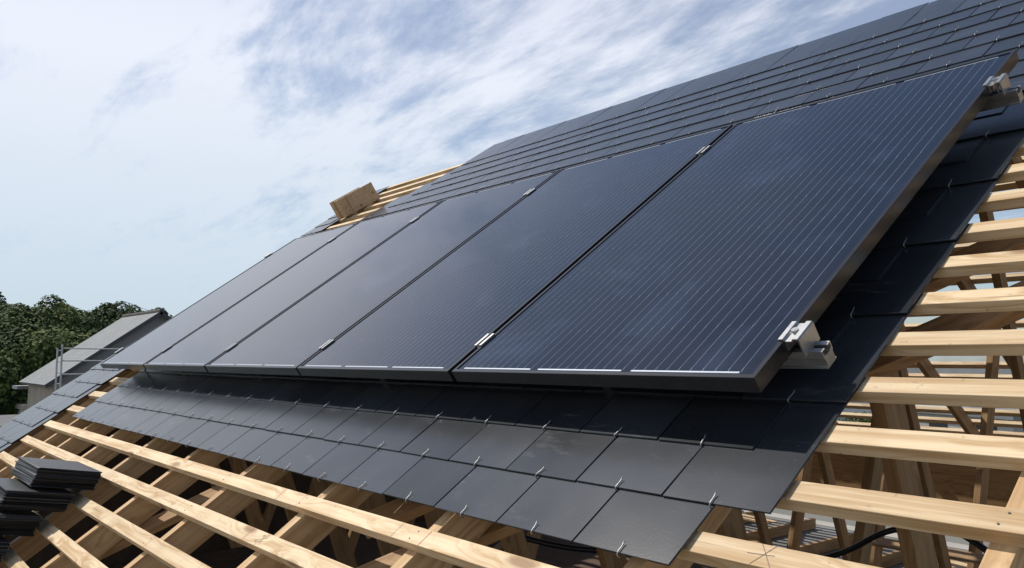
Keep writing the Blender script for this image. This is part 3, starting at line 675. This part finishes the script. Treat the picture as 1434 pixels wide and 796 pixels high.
# ================================================================== WOODLAND
def woodland():
    rr = random.Random(21); verts, faces, shade = [], [], []
    def leafclump(c, size, nrm):
        a = nrm.orthogonal().normalized(); q = nrm.cross(a); t = rr.uniform(0, 6.28)
        a, q = a*math.cos(t)+q*math.sin(t), q*math.cos(t)-a*math.sin(t)
        i0 = len(verts)
        for p in ((-1, -.4), (0, -.75), (1, -.3), (.55, .7), (-.6, .65)): verts.append(c+a*p[0]*size+q*p[1]*size)
        faces.append(tuple(range(i0, i0+5)))
    crowns = []
    for row, (D, top) in enumerate(((66, 0), (73, .9), (82, 1.6))):
        n = 17+row*3
        for i in range(n):
            az = -.10+ (i+rr.uniform(-.35, .35))*(.46/n)   # angle from -x towards +y
            # skyline height seen in the photo as a function of azimuth
            s = max(0, min(1, (az-.07)/.30))
            H = 5.55*(1-.45*s)*(D/70)*(1.0 if row == 2 else .80 if row == 1 else .50)*rr.uniform(.74, 1.06)
            r = rr.uniform(1.9, 3.8)
            crowns.append((Vector((-D*math.cos(az), D*math.sin(az)-1.3, H-r*1.0)), r, row))
    for c, r, row in crowns:
        # lobes
        lobes = [(c, r)]
        for j in range(11):
            d = Vector((rr.gauss(0, 1), rr.gauss(0, 1), rr.gauss(.1, .8))).normalized()
            lobes.append((c+d*r*rr.uniform(.7, .95), r*rr.uniform(.22, .45)))
        for lc, lr in lobes:
            nn = int(430*lr*lr/2.2)+90
            for j in range(nn):
                d = Vector((rr.gauss(0, 1), rr.gauss(0, 1), rr.gauss(.25, 1))).normalized()
                if d.x < -.5: continue
                f_ = rr.choice((rr.uniform(.72, .9), rr.uniform(.92, 1.04), rr.uniform(.92, 1.04)))
                leafclump(lc+d*lr*f_, rr.uniform(.07, .16), (d+Vector((rr.uniform(-.7, .7), rr.uniform(-.7, .7), rr.uniform(-.4, .9)))).normalized())
        # lower body so that no light comes through low down
        zb = c.z-r*.2
        while zb > GZ+.4:
            zb -= 1.5
            for j in range(70):
                a = rr.uniform(-1.6, 1.6); rad = r*rr.uniform(.7, 1.1)
                leafclump(Vector((c.x+math.cos(a)*rad, c.y+math.sin(a)*rad, zb+rr.uniform(-.9, .9))), rr.uniform(.18, .38), Vector((math.cos(a), math.sin(a), rr.uniform(-.3, .8))).normalized())
    me = bpy.data.meshes.new('woodland'); me.from_pydata([tuple(v) for v in verts], [], faces); me.update()
    m, t, b = material('leaves', (.05, .08, .02), .75, 0, .12)
    tc = N(t, 'ShaderNodeTexCoord'); nz = N(t, 'ShaderNodeTexNoise'); nz.inputs['Scale'].default_value = .30; nz.inputs['Detail'].default_value = 4; nz.inputs['Roughness'].default_value = .7; t.links.new(tc.outputs['Object'], nz.inputs[0])
    geo = N(t, 'ShaderNodeNewGeometry'); cr = N(t, 'ShaderNodeValToRGB'); e_ = cr.color_ramp.elements
    e_[0].position = .42; e_[0].color = (.028, .050, .018, 1); e_[1].position = .62; e_[1].color = (.15, .18, .055, 1)
    mixv = mth(t, 'ADD', mth(t, 'MULTIPLY', nz.outputs[0], .85), mth(t, 'MULTIPLY', geo.outputs['Random Per Island'], .14))
    t.links.new(mixv, cr.inputs[0]); t.links.new(cr.outputs[0], b.inputs['Base Color'])
    me.materials.append(m)
    o = link('woodland', me); tag(o, 'dense green broadleaf wood on the skyline at the left', 'woodland', kind='stuff')
    # solid dark core hills of trunks and shade behind the leaves
    b = MB()
    for c, r, row in crowns:
        rs = bmesh.ops.create_icosphere(b.bm, subdivisions=2, radius=r*.80)
        for v in rs['verts']:
            v.co = Vector((v.co.x, v.co.y, v.co.z))*(1+.18*noise.noise(v.co*0.9+c)) + c
        b.cyl((c.x, c.y, GZ), (c.x, c.y, c.z), r*.72, 8)
    o = b.obj('woodland_understory', m); tag(o, 'shaded inner foliage of the wood behind the neighbouring house', 'woodland', kind='stuff')
woodland()

# ================================================================== FAR BUILDINGS seen through the trusses
def hall(name, p, yaw, Lx, Wy, H, Hroof, wall, roof_m, label, cat, nwin, wh=(1.0, 1.4), zc=None):
    e = empty(name, p, (0, 0, yaw)); tag(e, label, cat)
    b = MB(); b.box(-Lx/2, Lx/2, -Wy/2, Wy/2, 0, H); b.obj('wall', wall, e)
    b = MB(); b.box(-Lx/2-.3, Lx/2+.3, -Wy/2-.3, Wy/2+.3, H+.004, H+Hroof); b.obj('roof', roof_m, e)
    for i in range(nwin):
        x = -Lx/2+(i+.5)*Lx/nwin
        for z in (zc or (H*.7,)):
            b = MB(); b.box(x-wh[0]/2, x+wh[0]/2, -Wy/2-.04, -Wy/2+.01, z-wh[1]/2, z+wh[1]/2); b.obj('window', M_DARK, e)
    return e
m_groof = noisy('grey_metal_roof', (.22, .23, .24), (.17, .18, .19), .3, .6)[0]
hall('long_hall', (-48, 103, GZ), R(-30), 74, 14, 4.3, 1.5, M_WHITE, m_groof, 'long white building with a dark grey roof seen through the trusses', 'building', 22, (1.0, 1.5), (3.0,))
hall('white_house', (-42, 70, GZ), R(-24), 9, 7, 3.0, .3, M_WHITE, m_groof, 'low white building beyond the far battens', 'building', 3, (1, 1.2))
hall('grey_garage', (-24, 62, GZ), R(-20), 8, 6, 2.4, .25, m_block, m_groof, 'low grey garage in the yard beyond the far battens', 'garage', 2, (1.6, 1.2), (1.3,))
# shrubs beyond the far eave
def shrub(p, r, label, seed):
    rr = random.Random(seed); verts, faces = [], []
    for j in range(900):
        d = Vector((rr.gauss(0, 1), rr.gauss(0, 1), abs(rr.gauss(.2, .8)))).normalized(); c = d*r*rr.uniform(.4, 1.0); c.z *= .8
        nrm = (d+Vector((rr.uniform(-.8, .8), rr.uniform(-.8, .8), rr.uniform(-.5, .8)))).normalized(); a = nrm.orthogonal().normalized(); q = nrm.cross(a); s = rr.uniform(.06, .15)*r/1.5
        i0 = len(verts)
        for k in ((-1, -.4), (.1, -.8), (1, 0), (0, .8)): verts.append(tuple(c+a*k[0]*s+q*k[1]*s))
        faces.append((i0, i0+1, i0+2, i0+3))
    e = empty('shrub', p); tag(e, label, 'shrub')
    me = bpy.data.meshes.new('foliage'); me.from_pydata(verts, [], faces); me.update(); me.materials.append(bpy.data.materials['leaves']); link('foliage', me, e)
    b = MB(); b.cyl((0, 0, 0), (0, 0, r*.6), .06, 7, .03); b.obj('stem', M_TRUSS, e)
shrub(Vector((-36, 66, GZ)), 2.4, 'large green shrub beside the low white building', 1)
shrub(Vector((-33.5, 76, GZ)), 1.7, 'smaller green shrub farther off behind the first', 2)
shrub(Vector((-22, 70, GZ)), 2.0, 'green shrub behind the grey garage', 3)
